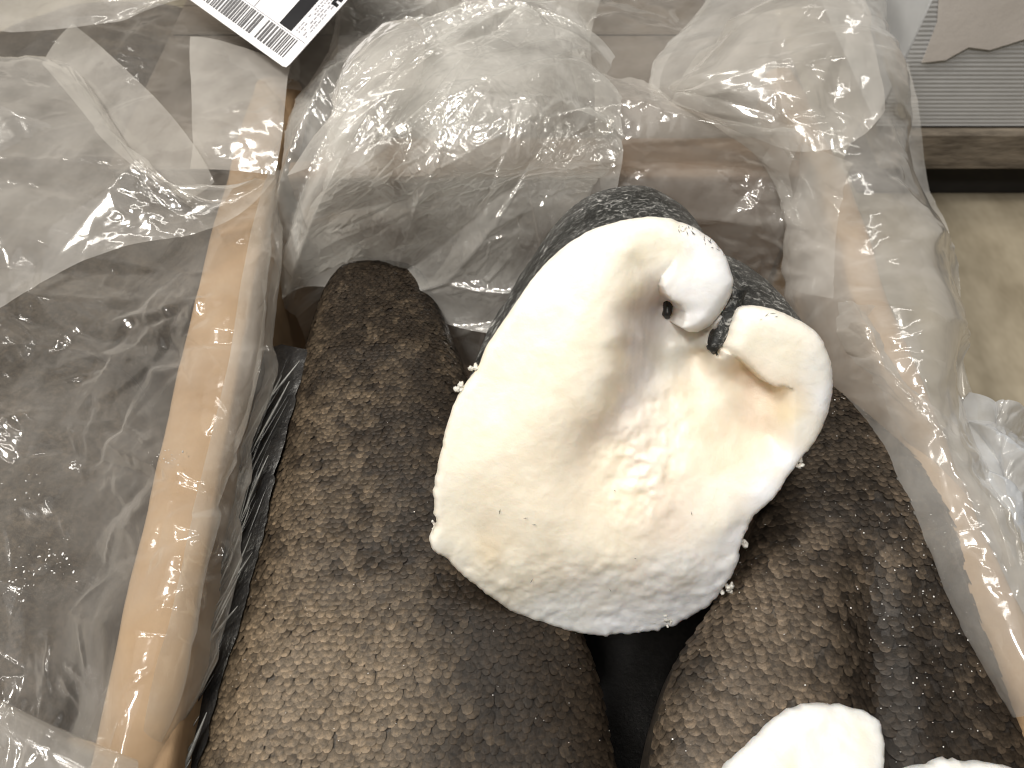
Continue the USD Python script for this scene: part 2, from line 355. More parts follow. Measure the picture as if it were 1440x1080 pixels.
def tintL(p, d, ph, rng):
    c = mottling(p, (.019, .0140, .0098), (.108, .082, .055), spotsL, 21, 1)
    return c * rng.uniform(.82, 1.18, (len(p), 1))
bm, bd, bp = fishL.body()
obj('body', bm, 'skin', fl_, color=mottling(bm.vertices, (.016, .013, .011), (.05, .04, .03), spotsL, 21, 1))
def skipL(p, d, ph, rng): return (rng.random(len(d)) < .012)
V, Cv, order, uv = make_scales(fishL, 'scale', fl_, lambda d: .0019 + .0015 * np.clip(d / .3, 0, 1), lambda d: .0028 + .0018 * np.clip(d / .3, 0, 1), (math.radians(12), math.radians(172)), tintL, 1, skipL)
cutpoly = [(603, 765), (612, 740), (608, 700), (616, 650), (628, 600), (645, 555), (668, 525), (682, 493), (700, 465), (730, 420), (765, 375), (805, 340), (850, 318), (900, 307), (935, 306), (965, 313), (1000, 332), (1022, 355), (1033, 383), (1035, 410), (1027, 440), (1015, 465), (1003, 488), (1010, 500), (1018, 504), (1019, 492), (1026, 474), (1034, 452), (1043, 436), (1065, 433), (1100, 440), (1140, 458), (1165, 480), (1178, 512), (1181, 545), (1172, 585), (1150, 625), (1122, 658), (1100, 690), (1065, 730), (1047, 765), (1040, 800), (1022, 835), (1000, 858), (960, 880), (930, 891), (880, 898), (830, 897), (780, 886), (730, 868), (690, 845), (650, 815), (620, 790)]
cp = Polygon(cutpoly).buffer(25)
hid = shapely.contains_xy(cp, uv[0], uv[1])
put_scales(V, Cv, order, fl_, hid)
# fin down the left flank
rng = np.random.default_rng(5)
finc = PchipInterpolator([490, 560, 660, 760, 860, 960, 1080, 1200], [402, 384, 357, 337, 309, 280, 246, 211])
fv_ = np.linspace(492, 1190, 120)
inner = P(finc(fv_) + 32, fv_, .226); outer = P(finc(fv_) - 38 - 5 * np.sin(fv_ * .05), fv_, .206)
sh = np.stack([inner, (inner + outer) / 2 + [0, 0, .006], outer], 1)
sh += (meshkit.fbm(sh * 120, 3, 4)[..., None] - .5) * .006
fin = str(obj('fin', (sh.reshape(-1, 3), grid_faces(120, 3)), 'fin_black', fl_, smooth=True).GetPath())
def ribbon(pts, r, sides=5):
    import sys
    p = np.asarray(pts); t = np.gradient(p, axis=0); t /= np.linalg.norm(t, axis=1, keepdims=True)
    a = np.cross(t, [0, 0, 1.0]); a /= np.linalg.norm(a, axis=1, keepdims=True) + 1e-9; b = np.cross(t, a)
    an = np.arange(sides) * 2 * math.pi / sides; rr = np.broadcast_to(r, (len(p),))
    v = p[:, None] + rr[:, None, None] * (np.cos(an)[None, :, None] * a[:, None] + np.sin(an)[None, :, None] * b[:, None])
    return v.reshape(-1, 3), grid_faces(len(p), sides, True)
for k in range(80):
    v0 = 500 + 680 * k / 80 + rng.uniform(-6, 6); ln = rng.uniform(60, 130)
    a = rng.uniform(-.1, .6); b = a + rng.uniform(.15, .6)
    q = np.linspace(0, 1, 8); vq = v0 + ln * q; sq = a + (b - a) * q
    pi = P(finc(vq) + 20 - 56 * sq, vq, .2255 - .018 * sq + .0075)
    obj('fin_ray', ribbon(pi, rng.uniform(.0005, .0011) * np.sin(np.pi * (q * .86 + .07))), 'fin_pale' if rng.random() < .30 else 'fin_black', fin, smooth=True)

# right fish with a long crease
rowsR = [(530, 1085, 1118), (545, 1060, 1150), (570, 1060, 1185), (620, 1062, 1240), (680, 1062, 1298), (780, 1040, 1352), (850, 1000, 1388), (950, 938, 1428), (1080, 905, 1472), (1260, 885, 1545)]
grv = PchipInterpolator([560, 700, 800, 900, 1000, 1080, 1260], [1150, 1190, 1216, 1228, 1236, 1250, 1270])
def warpR(s, p, d, ph, cs):
    q = p - CAM; z = q @ FW
    v = s.of(d); gx = P(grv(v), v, .245)[..., 0]
    dx = p[..., 0] - gx
    k = S(v, 740, 900) * (np.sin(ph) > 0)
    p = p.copy(); p[..., 2] -= k * (.011 * np.exp(-(dx / .013) ** 2) + .006 * S(dx, .0, .03)); return p
fishR = Fish(rowsR, .228, .030, .12, warp=warpR, power=.66, seed=31)
fr_ = thing('whole_fish', 'dark scaly fish with long crease and white cut ends right of the trunk', 'fish')
spotsR = [(1090, 850, .245, .03, .3), (1010, 1000, .24, .05, .45), (1100, 930, .245, .03, .1), (1270, 720, .23, .05, .1), (1330, 900, .24, .06, -.1), (1260, 1000, .24, .03, -.4), (1180, 640, .23, .05, .05), (960, 940, .22, .02, -.4)]
def tintR(p, d, ph, rng):
    c = mottling(p, (.019, .0145, .0108), (.096, .074, .053), spotsR, 61, 1)
    return c * rng.uniform(.82, 1.18, (len(p), 1))
bm, bd, bp = fishR.body()
obj('body', bm, 'skin', fr_, color=mottling(bm.vertices, (.02, .017, .015), (.07, .058, .046), spotsR, 61, 1))
endpoly = [(1018, 1090), (1035, 1062), (1062, 1038), (1088, 1012), (1112, 992), (1150, 985), (1190, 985), (1220, 996), (1242, 1008), (1250, 1030), (1249, 1060), (1252, 1110), (1250, 1200), (1000, 1200)]
endpoly2 = [(1266, 1090), (1275, 1078), (1310, 1072), (1335, 1062), (1360, 1066), (1400, 1070), (1440, 1078), (1480, 1085), (1490, 1200), (1262, 1200)]
ep = shapely.union(Polygon(endpoly), Polygon(endpoly2))
def project(p):
    q = p - CAM; z = q @ FW; return 720 + F * (q @ RT) / z, 540 + F * (q @ DN) / z
def skipR(p, d, ph, rng):
    u, v = project(p)
    return (rng.random(len(d)) < .02) | shapely.contains_xy(ep, u, v + 6) | (rng.random(len(d)) < .22 * S(u - grv(v), 0, 50) * S(v, 600, 700))
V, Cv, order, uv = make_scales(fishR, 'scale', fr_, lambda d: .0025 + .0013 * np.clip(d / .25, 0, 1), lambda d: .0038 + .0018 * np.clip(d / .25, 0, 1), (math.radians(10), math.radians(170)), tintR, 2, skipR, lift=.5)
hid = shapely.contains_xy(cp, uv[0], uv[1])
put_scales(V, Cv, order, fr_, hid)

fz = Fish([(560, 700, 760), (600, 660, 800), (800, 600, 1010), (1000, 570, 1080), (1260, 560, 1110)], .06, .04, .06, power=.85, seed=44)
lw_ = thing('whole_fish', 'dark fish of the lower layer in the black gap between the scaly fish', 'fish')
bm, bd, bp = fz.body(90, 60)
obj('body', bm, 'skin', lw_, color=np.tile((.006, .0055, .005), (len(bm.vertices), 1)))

def flake_noise(v, a, sc, seed): return (meshkit.fbm(v * sc, 4, seed) - .5) * a
def relief(poly_px, pt, ex, ey, nn, height, step, feats=(), eps=.0004):
    """Triangulated relief over an outline; pt(u,v)->plane xy; height(xy)->metres along nn."""
    xy = np.array(poly_px)
    poly = Polygon(xy)
    ring = np.array(poly.exterior.segmentize(step).coords)[:-1]
    x0, y0, x1, y1 = poly.bounds
    gx, gy = np.meshgrid(np.arange(x0, x1, step), np.arange(y0, y1, step * .87))
    gx = gx + (np.arange(gx.shape[0]) % 2)[:, None] * step / 2
    g = np.stack([gx.ravel(), gy.ravel()], 1)
    inner = poly.buffer(-step * .55); g = g[shapely.contains_xy(inner, g[:, 0], g[:, 1])]
    ex_ = [ring]
    for ft in feats:
        for o in (-eps, eps, 3 * eps):
            b = Polygon(ft).buffer(o)
            if b.geom_type != 'Polygon': continue
            r = np.array(b.exterior.segmentize(step * .7).coords)[:-1]
            ex_.append(r[shapely.contains_xy(inner, r[:, 0], r[:, 1])])
    fe = np.vstack(ex_); t = cKDTree(fe); g = g[t.query(g)[0] > step * .45]
    pts = np.vstack([fe, g]); pts = np.unique(np.round(pts, 6), axis=0)
    d = Delaunay(pts); c = pts[d.simplices].mean(1); f = d.simplices[shapely.contains_xy(poly, c[:, 0], c[:, 1])]
    a = pts[f]; ar = (a[:, 1, 0] - a[:, 0, 0]) * (a[:, 2, 1] - a[:, 0, 1]) - (a[:, 1, 1] - a[:, 0, 1]) * (a[:, 2, 0] - a[:, 0, 0])
    f = f[np.abs(ar) > 1e-12]; ar = ar[np.abs(ar) > 1e-12]
    f[ar < 0] = f[ar < 0][:, ::-1]
    h = height(pts)
    # skirt
    idx = cKDTree(pts).query(ring)[1]; k = len(pts)
    sk = pts[idx]; hs = h[idx] - .012
    P2 = np.vstack([pts, sk + (np.array(poly.centroid.coords[0]) - sk) * .01]); H = np.r_[h, hs]
    n = len(ring); j = np.arange(n); j2 = (j + 1) % n
    sf = np.vstack([np.stack([idx[j], k + j, idx[j2]], 1), np.stack([idx[j2], k + j, k + j2], 1)])
    if poly.exterior.is_ccw is False: sf = sf[:, ::-1]
    return P2, H, np.vstack([f, sf])
def edge_dist(poly, pts):
    b = shapely.boundary(poly); return shapely.distance(b, shapely.points(pts))

# flesh ends of the right fish
rng = np.random.default_rng(9)
for ip, (pl, zc) in enumerate(((endpoly, .268), (endpoly2, .262))):
    q = np.array(pl, float)
    w = P(q[:, 0], q[:, 1], zc)[:, :2]
    spl = Polygon(w).buffer(.0005).segmentize(.003)
    ring = np.array(spl.exterior.coords)[:-1]
    ring += (np.stack([meshkit.noise(np.c_[ring * 320, ring[:, 0] * 0 + 3], 1), meshkit.noise(np.c_[ring * 320, ring[:, 0] * 0], 2)], 1) - .5) * .0016
    pg = Polygon(ring)
    def hgt(p):
        d = np.minimum(edge_dist(pg, p), .012) / .012
        y = P(np.array(1100.), np.array(985.), zc)[1] - p[:, 1]
        return zc - .007 + .008 * np.sqrt(np.maximum(0, 1 - (1 - d) ** 2)) - .35 * np.maximum(y - .03, 0) + flake_noise(np.c_[p, p[:, 0] * 0], .004, 90, 3)
    p2, h, f = relief(ring, None, None, None, None, hgt, .0018)
    v = np.c_[p2, h]
    k = np.clip(edge_dist(pg, p2) / .012, 0, 1)[:, None]
    n = meshkit.fbm(v * 60, 3, 8)[:, None]
    col = (1 - k) * np.array([.80, .81, .82]) + k * ((1 - n) * np.array([.80, .74, .63]) + n * np.array([.80, .76, .70]))
    tag(obj('flesh_end', (v, f), 'flesh', fr_, color=col), 'white cut flesh at the near end' if ip == 0 else 'thin white cut edge at the far lower right')
# frost grains on the creased fish
def grains(fish, n, seed, test, r0, r1):
    rng = np.random.default_rng(seed); d = rng.uniform(.03, fish.len, n * 6); ph = rng.uniform(.2, 2.9, n * 6)
    p, t, w, nn = fish.frame(d, ph); u, v = project(p); k = np.nonzero(test(u, v, rng))[0][:n]
    ico = trimesh.creation.icosphere(subdivisions=0); vs, fs = [], []
    for c, i in enumerate(k):
        r = rng.uniform(r0, r1) * rng.uniform(.5, 1.4); sc = rng.uniform(.5, 1.5, 3)
        vs.append(ico.vertices * sc * r + p[i] + nn[i] * .0011); fs.append(ico.faces + 12 * c)
    return np.vstack(vs), np.vstack(fs)
g = grains(fishR, 420, 3, lambda u, v, rng: rng.random(len(u)) < np.exp(-((u - grv(v) - 55) / 75) ** 2) * S(v, 620, 800) + .10, .00012, .00034)
tag(obj('frost', g, 'frost_white', fr_), kind='stuff')
g = grains(fishL, 110, 4, lambda u, v, rng: rng.random(len(u)) < .1 + .5 * S(v, 700, 900), .0001, .00026)
tag(obj('frost', g, 'frost_white', fl_), kind='stuff')

# ------------------------------------------------------------------ the cut fish standing on top: white face, folded belly flaps
D0 = .368; TILT = math.radians(13)
O = CAM + ray(np.array(890.), np.array(600.)) / F * D0
NN = -FW * math.cos(TILT) + DN * math.sin(TILT)          # towards the viewer, tipped down
NN = NN / np.linalg.norm(NN)
EX = RT; EY = np.cross(NN, EX)                            # up the face
def pf(u, v):
    d = ray(np.asarray(u, float), np.asarray(v, float)); t = ((O - CAM) @ NN) / (d @ NN)
    q = CAM + d * t[..., None] - O
    return np.stack([q @ EX, q @ EY], -1)
cq = np.array(cutpoly, float); cq[:, 1] += 14 * S(cq[:, 1], 800, 880)
ring = pf(cq[:, 0], cq[:, 1])
# smooth closed outline
tt = np.arange(len(ring) + 1); cs = CubicSpline(tt, np.vstack([ring, ring[:1]]), bc_type='periodic')
ring = cs(np.linspace(0, len(cq), 420, endpoint=False))
rag = (meshkit.fbm(np.c_[ring * 260, ring[:, 0] * 0], 3, 12) - .5) * .0026
nrm = np.roll(ring, -1, 0) - np.roll(ring, 1, 0); nrm = np.stack([nrm[:, 1], -nrm[:, 0]], 1); nrm /= np.linalg.norm(nrm, axis=1, keepdims=True)
low = S(-ring[:, 1], -.02, .05)[:, None]
fring = ring + nrm * (rag[:, None] * (.35 + low))
FP = Polygon(fring)
lobeR = [(1009, 489), (1022, 495), (1036, 502), (1050, 512), (1066, 527), (1080, 540), (1092, 546), (1104, 545), (1114, 548), (1140, 552), (1215, 560), (1215, 420), (1100, 400), (1045, 415), (1038, 440), (1030, 456), (1020, 474)]
lobeL = [(962, 330), (955, 352), (944, 376), (932, 390), (930, 402), (936, 415), (946, 424), (957, 430), (963, 440), (962, 452), (958, 462), (970, 469), (985, 471), (1004, 464), (1020, 448), (1034, 432), (1075, 420), (1045, 330), (1000, 300), (970, 300)]
lR = pf(*np.array(lobeR, float).T); lL = pf(*np.array(lobeL, float).T)
PR_, PL_ = Polygon(lR).buffer(0), Polygon(lL).buffer(0)
EDL = shapely.LineString(pf(*np.array([(944, 376), (932, 390), (930, 402), (936, 415), (946, 424), (957, 430), (963, 440), (962, 452), (958, 462), (970, 469), (985, 471), (1004, 464), (1020, 448), (1034, 432)], float).T))
EDR = shapely.LineString(pf(*np.array([(1038, 440), (1030, 456), (1020, 474), (1009, 489), (1022, 495), (1036, 502), (1050, 512), (1066, 527), (1080, 540), (1092, 546), (1104, 545)], float).T))
ctl = [(905, 402, -1.4), (840, 620, 0), (838, 640, 0.0), (918, 425, -10.1), (908, 480, -9.4), (898, 530, -8.6), (880, 580, -5.0), (930, 409, -8.6), (950, 365, 0.0), (940, 377, -0.7), (926, 392, -2.2), (914, 398, -2.9), (945, 440, -27.4), (940, 485, -21.6), (925, 530, -15.8), (903, 590, -6), (962, 495, -19.4), (985, 488, -18.0), (1003, 505, -17.3), (950, 550, -14.4), (920, 620, -3.5), (930, 680, 2.5), (900, 730, 5.5), (960, 745, 5), (980, 600, -9), (1030, 570, -12), (1070, 560, -17.3), (1098, 562, -14.4), (1092, 620, -10.8), (1060, 660, -4), (1000, 680, -1.5), (1116, 600, -4.3), (1118, 565, -5.8), (1082, 705, 1), (1020, 735, 3.5), (960, 450, -25.9), (985, 460, -21.6), (1060, 530, -18.7), (1000, 470, -18.7),
       (876, 420, 4), (866, 470, 6), (858, 520, 6.5), (845, 575, 5), (893, 440, -5), (886, 490, -5), (882, 540, -4)]
for q in cutpoly: ctl.append((q[0], q[1], 0))
for q in ((880, 350, 4), (840, 400, 7), (825, 500, 9), (800, 580, 9), (780, 640, 8), (820, 710, 5), (880, 790, 6), (760, 720, 8), (690, 640, 7), (760, 500, 7), (740, 580, 9), (960, 800, 5), (1140, 600), (1145, 560), (1110, 650), (1040, 740), (680, 750), (930, 350), (900, 375)): ctl.append((q[0], q[1], q[2] if len(q) > 2 else 0))
ctl = np.array(ctl, float)
RB = RBFInterpolator(pf(ctl[:, 0], ctl[:, 1]), ctl[:, 2] * 1e-3, kernel='linear', smoothing=1e-4)
RBS = RBFInterpolator(pf(ctl[:, 0], ctl[:, 1]), ctl[:, 2] * 1e-3, kernel='thin_plate_spline', smoothing=1e-9)
def sd(poly, p):
    d = edge_dist(poly, p); return np.where(shapely.contains_xy(poly, p[:, 0], p[:, 1]), d, -d)
def px_of(p):
    return project(O + p[:, :1] * EX + p[:, 1:2] * EY)
def face_h(p):
    u, v = px_of(p)
    z3 = np.c_[p, p[:, 0] * 0]
    h = np.minimum(RB(p) * .5 + RBS(p) * .5, 0.014)
    # knobbly bone and torn flesh in the middle
    kn = np.exp(-(((u - 900) / 50) ** 2 + ((v - 650) / 75) ** 2)) + .5 * np.exp(-(((u - 950) / 35) ** 2 + ((v - 590) / 60) ** 2))
    h = h + kn * ((meshkit.fbm(z3 * 105 + 3, 3, 3) - .45) * .006 + (meshkit.noise(z3 * 420, 5) - .5) * .0015)
    h = h * (1 - S(u, 1100, 1120))
    dL, dR = sd(PL_, p), sd(PR_, p)
    def lobe(line, r):
        d = shapely.distance(line, shapely.points(p))
        return -r * (1 - np.sqrt(np.maximum(0, 1 - (1 - np.clip(d / r, 0, 1)) ** 2)))
    h = np.where(dL > 0, lobe(EDL, .0018 + .010 * S(u, 945, 1000)) + .002 * S(v, 350, 400), h)
    h = np.where(dR > 0, lobe(EDR, .0022 + .004 * (1 - S(u, 1015, 1060))), h)
    h = h + (meshkit.fbm(z3 * 45, 4, 6) - .5) * .0016 + (meshkit.fbm(z3 * 230, 3, 16) - .5) * .0004
    low_ = S(v, 735 + 15 * np.sin(u * .02), 905)
    h = h - low_ ** 1.4 * .009 + (meshkit.fbm(z3 * 190, 3, 61) - .5) * .0018 * S(v, 740, 800)
    de = edge_dist(FP, p)
    rr = .004 + .005 * np.clip(S(u, 900, 980) * (1 - S(v, 560, 640)), 0, 1) + .003 * (1 - S(v, 300, 420))
    h = h - rr * (1 - np.sqrt(np.maximum(0, 1 - (1 - np.clip(de / rr, 0, 1)) ** 2))) * np.where(dL > 0, .75, 1)
    return h
p2, h, f = relief(fring, None, None, None, None, face_h, .0012, feats=(lR, lL), eps=.00035)
fvx = O + p2[:, :1] * EX + p2[:, 1:] * EY + h[:, None] * NN
u, v = px_of(p2)
CRE, WHT, MEM, PNK, YEL, GRY, CRM2 = (.87, .805, .685), (.84, .835, .85), (.70, .665, .66), (.80, .66, .53), (.83, .75, .61), (.66, .63, .56), (.83, .74, .61)
cc = [(700, 520, (.86, .775, .635)), (650, 600, CRE), (720, 560, CRE), (650, 720, CRE), (760, 480, CRE), (850, 350, CRE), (900, 340, CRE), (930, 330, CRE), (800, 420, CRE), (760, 640, CRE), (800, 560, CRE), (700, 700, CRE), (835, 560, CRE), (830, 480, CRE),
      (985, 350, WHT), (1000, 400, WHT), (985, 440, WHT), (960, 400, WHT), (1015, 380, WHT), (955, 375, (.82, .79, .72)), (945, 350, CRE),
      (905, 430, (.66, .61, .57)), (895, 490, MEM), (905, 530, (.66, .63, .62)), (880, 570, (.74, .70, .68)), (925, 450, MEM), (925, 420, MEM), (865, 600, (.76, .70, .63)), (890, 410, CRE), (868, 500, CRE), (858, 560, CRE),
      (980, 490, GRY), (955, 520, GRY), (1000, 510, CRM2), (970, 560, CRM2), (1000, 600, CRM2), (1040, 560, CRM2), (1020, 640, CRM2), (960, 640, CRE),
      (1075, 560, PNK), (1095, 575, (.80, .65, .50)), (1070, 600, (.80, .67, .55)), (1085, 600, PNK), (1060, 650, (.81, .69, .57)), (1110, 585, (.78, .65, .46)), (1045, 620, CRM2), (1085, 640, (.78, .66, .5)), (1050, 530, (.80, .69, .57)),
      (870, 640, YEL), (900, 650, (.78, .70, .62)), (850, 700, (.83, .75, .62)), (930, 700, (.78, .69, .6)), (880, 690, YEL), (945, 730, (.78, .7, .62)), (910, 610, (.77, .70, .62)),
      (1060, 470, CRE), (1100, 500, (.83, .77, .66)), (1150, 520, (.82, .79, .74)), (1165, 560, WHT), (1130, 600, (.82, .79, .74)), (1110, 650, WHT), (1080, 690, WHT), (1030, 760, WHT), (1010, 820, WHT), (960, 870, WHT), (880, 885, WHT), (780, 870, (.80, .79, .76)), (850, 830, (.81, .80, .77)), (950, 800, (.81, .80, .78)),
      (700, 830, CRE), (640, 790, CRE), (720, 790, CRE), (760, 760, CRE), (850, 760, CRE), (1000, 720, (.82, .77, .68)), (690, 775, (.77, .67, .52))]
ca = np.array([c[:2] for c in cc], float); cb = np.array([c[2] for c in cc])
dd = ((u[:, None] - ca[None, :, 0]) ** 2 + (v[:, None] - ca[None, :, 1]) ** 2)
w = 1 / (dd + 120) ** 1.6; col = (w[..., None] * cb[None]).sum(1) / w.sum(1, keepdims=True)
fn_ = meshkit.fbm(np.c_[p2 * 70, h * 30], 4, 33)[:, None]
col = col * (.93 + .14 * fn_)
# fibres on the grey membrane
mm = np.exp(-(((u - 905) / 34) ** 2 + ((v - 480) / 75) ** 2))[:, None]
col *= 1 - mm * (.22 * meshkit.noise(np.c_[p2[:, 0] * 900, p2[:, 1] * 120, h * 0], 4)[:, None])
# bare dark skin folded in the slit between the flaps, and the dark hole
cutf = thing('cut_fish', 'large white cut fish trunk with folded belly flaps standing on the scaly fish', 'fish')
obj('flesh', (fvx, f), 'flesh', cutf, color=np.clip(col, 0, .9))
# skin sleeve running back and down from the face
AX = -NN + .345 * np.cross(NN, EX) + .06 * EX; AX /= np.linalg.norm(AX)
cen = np.array(FP.centroid.coords[0])
Ls = np.array([-.003, 0.0, .004, .010, .018, .028, .040, .055, .075, .10, .125, .145, .16, .168])
sc = np.array([1.0, 1.0, 1.0, .998, .995, .99, .98, .965, .94, .89, .80, .66, .42, .1])
sm = ring.copy()
conv = np.array(Polygon(ring).buffer(.02).buffer(-.02).exterior.segmentize(.002).coords)
kd = cKDTree(conv)
V_ = []
hring = face_h(fring) - .0022
for L, s_ in zip(Ls, sc):
    b = np.clip(L / .07, 0, 1)
    filled = conv[kd.query(ring)[1]]
    r_ = ring * (1 - b) + filled * b
    gap_ = np.clip(np.linalg.norm(conv[kd.query(ring)[1]] - ring, axis=1, keepdims=True) / .004, 0, 1)
    out = (.0016 + .003 * np.clip(L / .03, 0, 1)) * (1 - gap_) - .0012 * gap_
    r2 = cen + (r_ + nrm * out - cen) * s_
    un = np.clip(nrm[:, 1], 0, 1)
    q = O + r2[:, :1] * EX + r2[:, 1:] * EY + NN * (hring * (1 - np.clip(L / .05, 0, 1)))[:, None] + AX * L
    V_.append(q)
V_ = np.array(V_); nL, nr_ = V_.shape[:2]
Vd = ndimage.zoom(np.concatenate([V_], 0), (4, 1, 1), order=1)
Vd = Vd + ((meshkit.fbm(Vd * 60, 4, 9) - .5) * .006)[..., None] * nrm_w if False else Vd
sk = trimesh.Trimesh(Vd.reshape(-1, 3), tri(grid_faces(len(Vd), nr_, True)), process=False)
if sk.volume < 0: sk.invert()
obj('skin', sk, 'streaked_skin', cutf, smooth=60)
# dark skin tucked into the slit and shreds along the edges
def blob_strip(px, hs, rads, name, mat_, seed, smooth=True):
    px = np.array(px, float); q = pf(px[:, 0], px[:, 1]); hh = np.array(hs) * 1e-3
    p = O + q[:, :1] * EX + q[:, 1:] * EY + hh[:, None] * NN
    t = np.linspace(0, 1, len(p)); n = 26; tn = np.linspace(0, 1, n)
    p = PchipInterpolator(t, p)(tn); r = PchipInterpolator(t, np.array(rads) * 1e-3)(tn)
    vv_, ff = ribbon(p, r, 10); vv_ = vv_ + (meshkit.fbm(vv_ * 300, 3, seed)[:, None] - .5) * .002
    return vv_, ff
obj('skin_fold', blob_strip([(1046, 410), (1036, 438), (1029, 458), (1019, 480), (1011, 492), (1013, 503)], [-14, -13, -12, -10.5, -9.5, -11], [5.5, 5.5, 5, 4.6, 3.2, 1.2], 'x', 'x', 3), 'streaked_skin', cutf, smooth=True)
obj('skin_fold', blob_strip([(951, 428), (955, 440), (953, 452), (957, 458)], [-24, -26, -25, -26], [.7, 2.4, 2.2, .5], 'x', 'x', 5), 'fin_black', cutf, smooth=True)
rng = np.random.default_rng(12)
import manifold3d as m3
def shred(u, v, hmm, n, size, seed):
    rg = np.random.default_rng(seed); ms = []
    for k in range(n):
        q = pf(np.array(u + rg.normal(0, size * 1.0)), np.array(v + rg.normal(0, size * .8)))
        c = O + q[0] * EX + q[1] * EY + (hmm + rg.normal(0, .6)) * 1e-3 * NN
        b = trimesh.creation.icosphere(subdivisions=2); w_ = b.vertices * (1 + 1.5 * (meshkit.fbm(b.vertices * 2.2 + 9 * k + seed, 3, seed) - .5)[:, None])
        b.vertices = w_ * rg.uniform(.5, 1.6, 3) * rg.uniform(.0006, .0013) + c; ms.append(b)
    return join(ms)
for (u_, v_, h_, n_, s_) in ((646, 548, -3, 10, 4), (1030, 838, -6, 9, 5), (938, 884, -9, 10, 7), (1122, 652, -3, 10, 5), (1048, 770, -5, 6, 5), (610, 742, -4, 5, 4), (668, 520, -4, 5, 4)):
    m = shred(u_, v_, h_, n_, s_, int(u_)); obj('flesh_shred', m, 'flesh', cutf, color=np.tile((.78, .76, .70), (len(m.vertices), 1)))
# stray dark bits of skin lying on the rim of the flesh
ms = []
for k in range(34):
    if k < 22: a = rng.uniform(0, 1); uu_, vv2 = 958 + 60 * a + rng.normal(0, 4), 316 + 36 * a * a + 10 * rng.random() + 2; an = .9
    elif k < 26: uu_, vv2 = 1085 + rng.normal(0, 16), 444 + rng.normal(0, 3); an = -.3
    else: uu_, vv2 = rng.uniform(700, 1090), rng.uniform(680, 850); an = rng.uniform(0, 3)
    q = pf(np.array(uu_), np.array(vv2)); hh = face_h(q[None])[0]
    an += rng.normal(0, .4); l, wd = rng.uniform(.0006, .0018), rng.uniform(.00010, .00022)
    c = O + q[0] * EX + q[1] * EY + (hh + .0006) * NN; dx = math.cos(an) * EX - math.sin(an) * EY; dy = np.cross(NN, dx)
    ms.append(m3.Manifold.hull_points(np.array([c + dx * l * a + dy * wd * b + NN * .0003 * g_ for a, b, g_ in ((-1, 0, 0), (1, 0, 0), (0, 1, 0), (0, -1, 0), (0, 0, 1), (0, 0, -1))])))
tag(obj('skin_bits', join([meshkit.arrays(m)[:2] for m in ms]), 'fin_black', cutf), kind='stuff')

# ------------------------------------------------------------------ dark tub with fish beyond the left wall, seen through film
tub = thing('dark_tub', 'dark tub under hazy film left of the cardboard box', 'tub')
obj('bottom', board(-.95, -.36, -.15, .85, .004, .03), 'tub_dark', tub)
obj('wall', board(-.36, -.352, .0, .85, .004, .15), 'tub_dark', tub)
for k, rows in enumerate(([(60, 60, 330), (75, 0, 380), (130, -80, 380), (250, -140, 330), (420, -200, 280), (560, -180, 180), (600, -80, 40)],
                          [(520, 60, 130), (545, -20, 200), (650, -120, 215), (850, -200, 160), (1050, -280, 90), (1250, -330, 0)])):
    fz = Fish(rows, .13, .05, .08, power=.85, seed=70 + k)
    t_ = thing('shrouded_fish', ('dark grey fish blurred under the film, upper left' , 'dark brown fish blurred under creased film, lower left')[k], 'fish')
    bm, bd, bp = fz.body(90, 60)
    obj('body', bm, 'skin', t_, color=mottling(bm.vertices, (.035, .028, .022), (.10, .080, .060), [], 5 + k, 1))

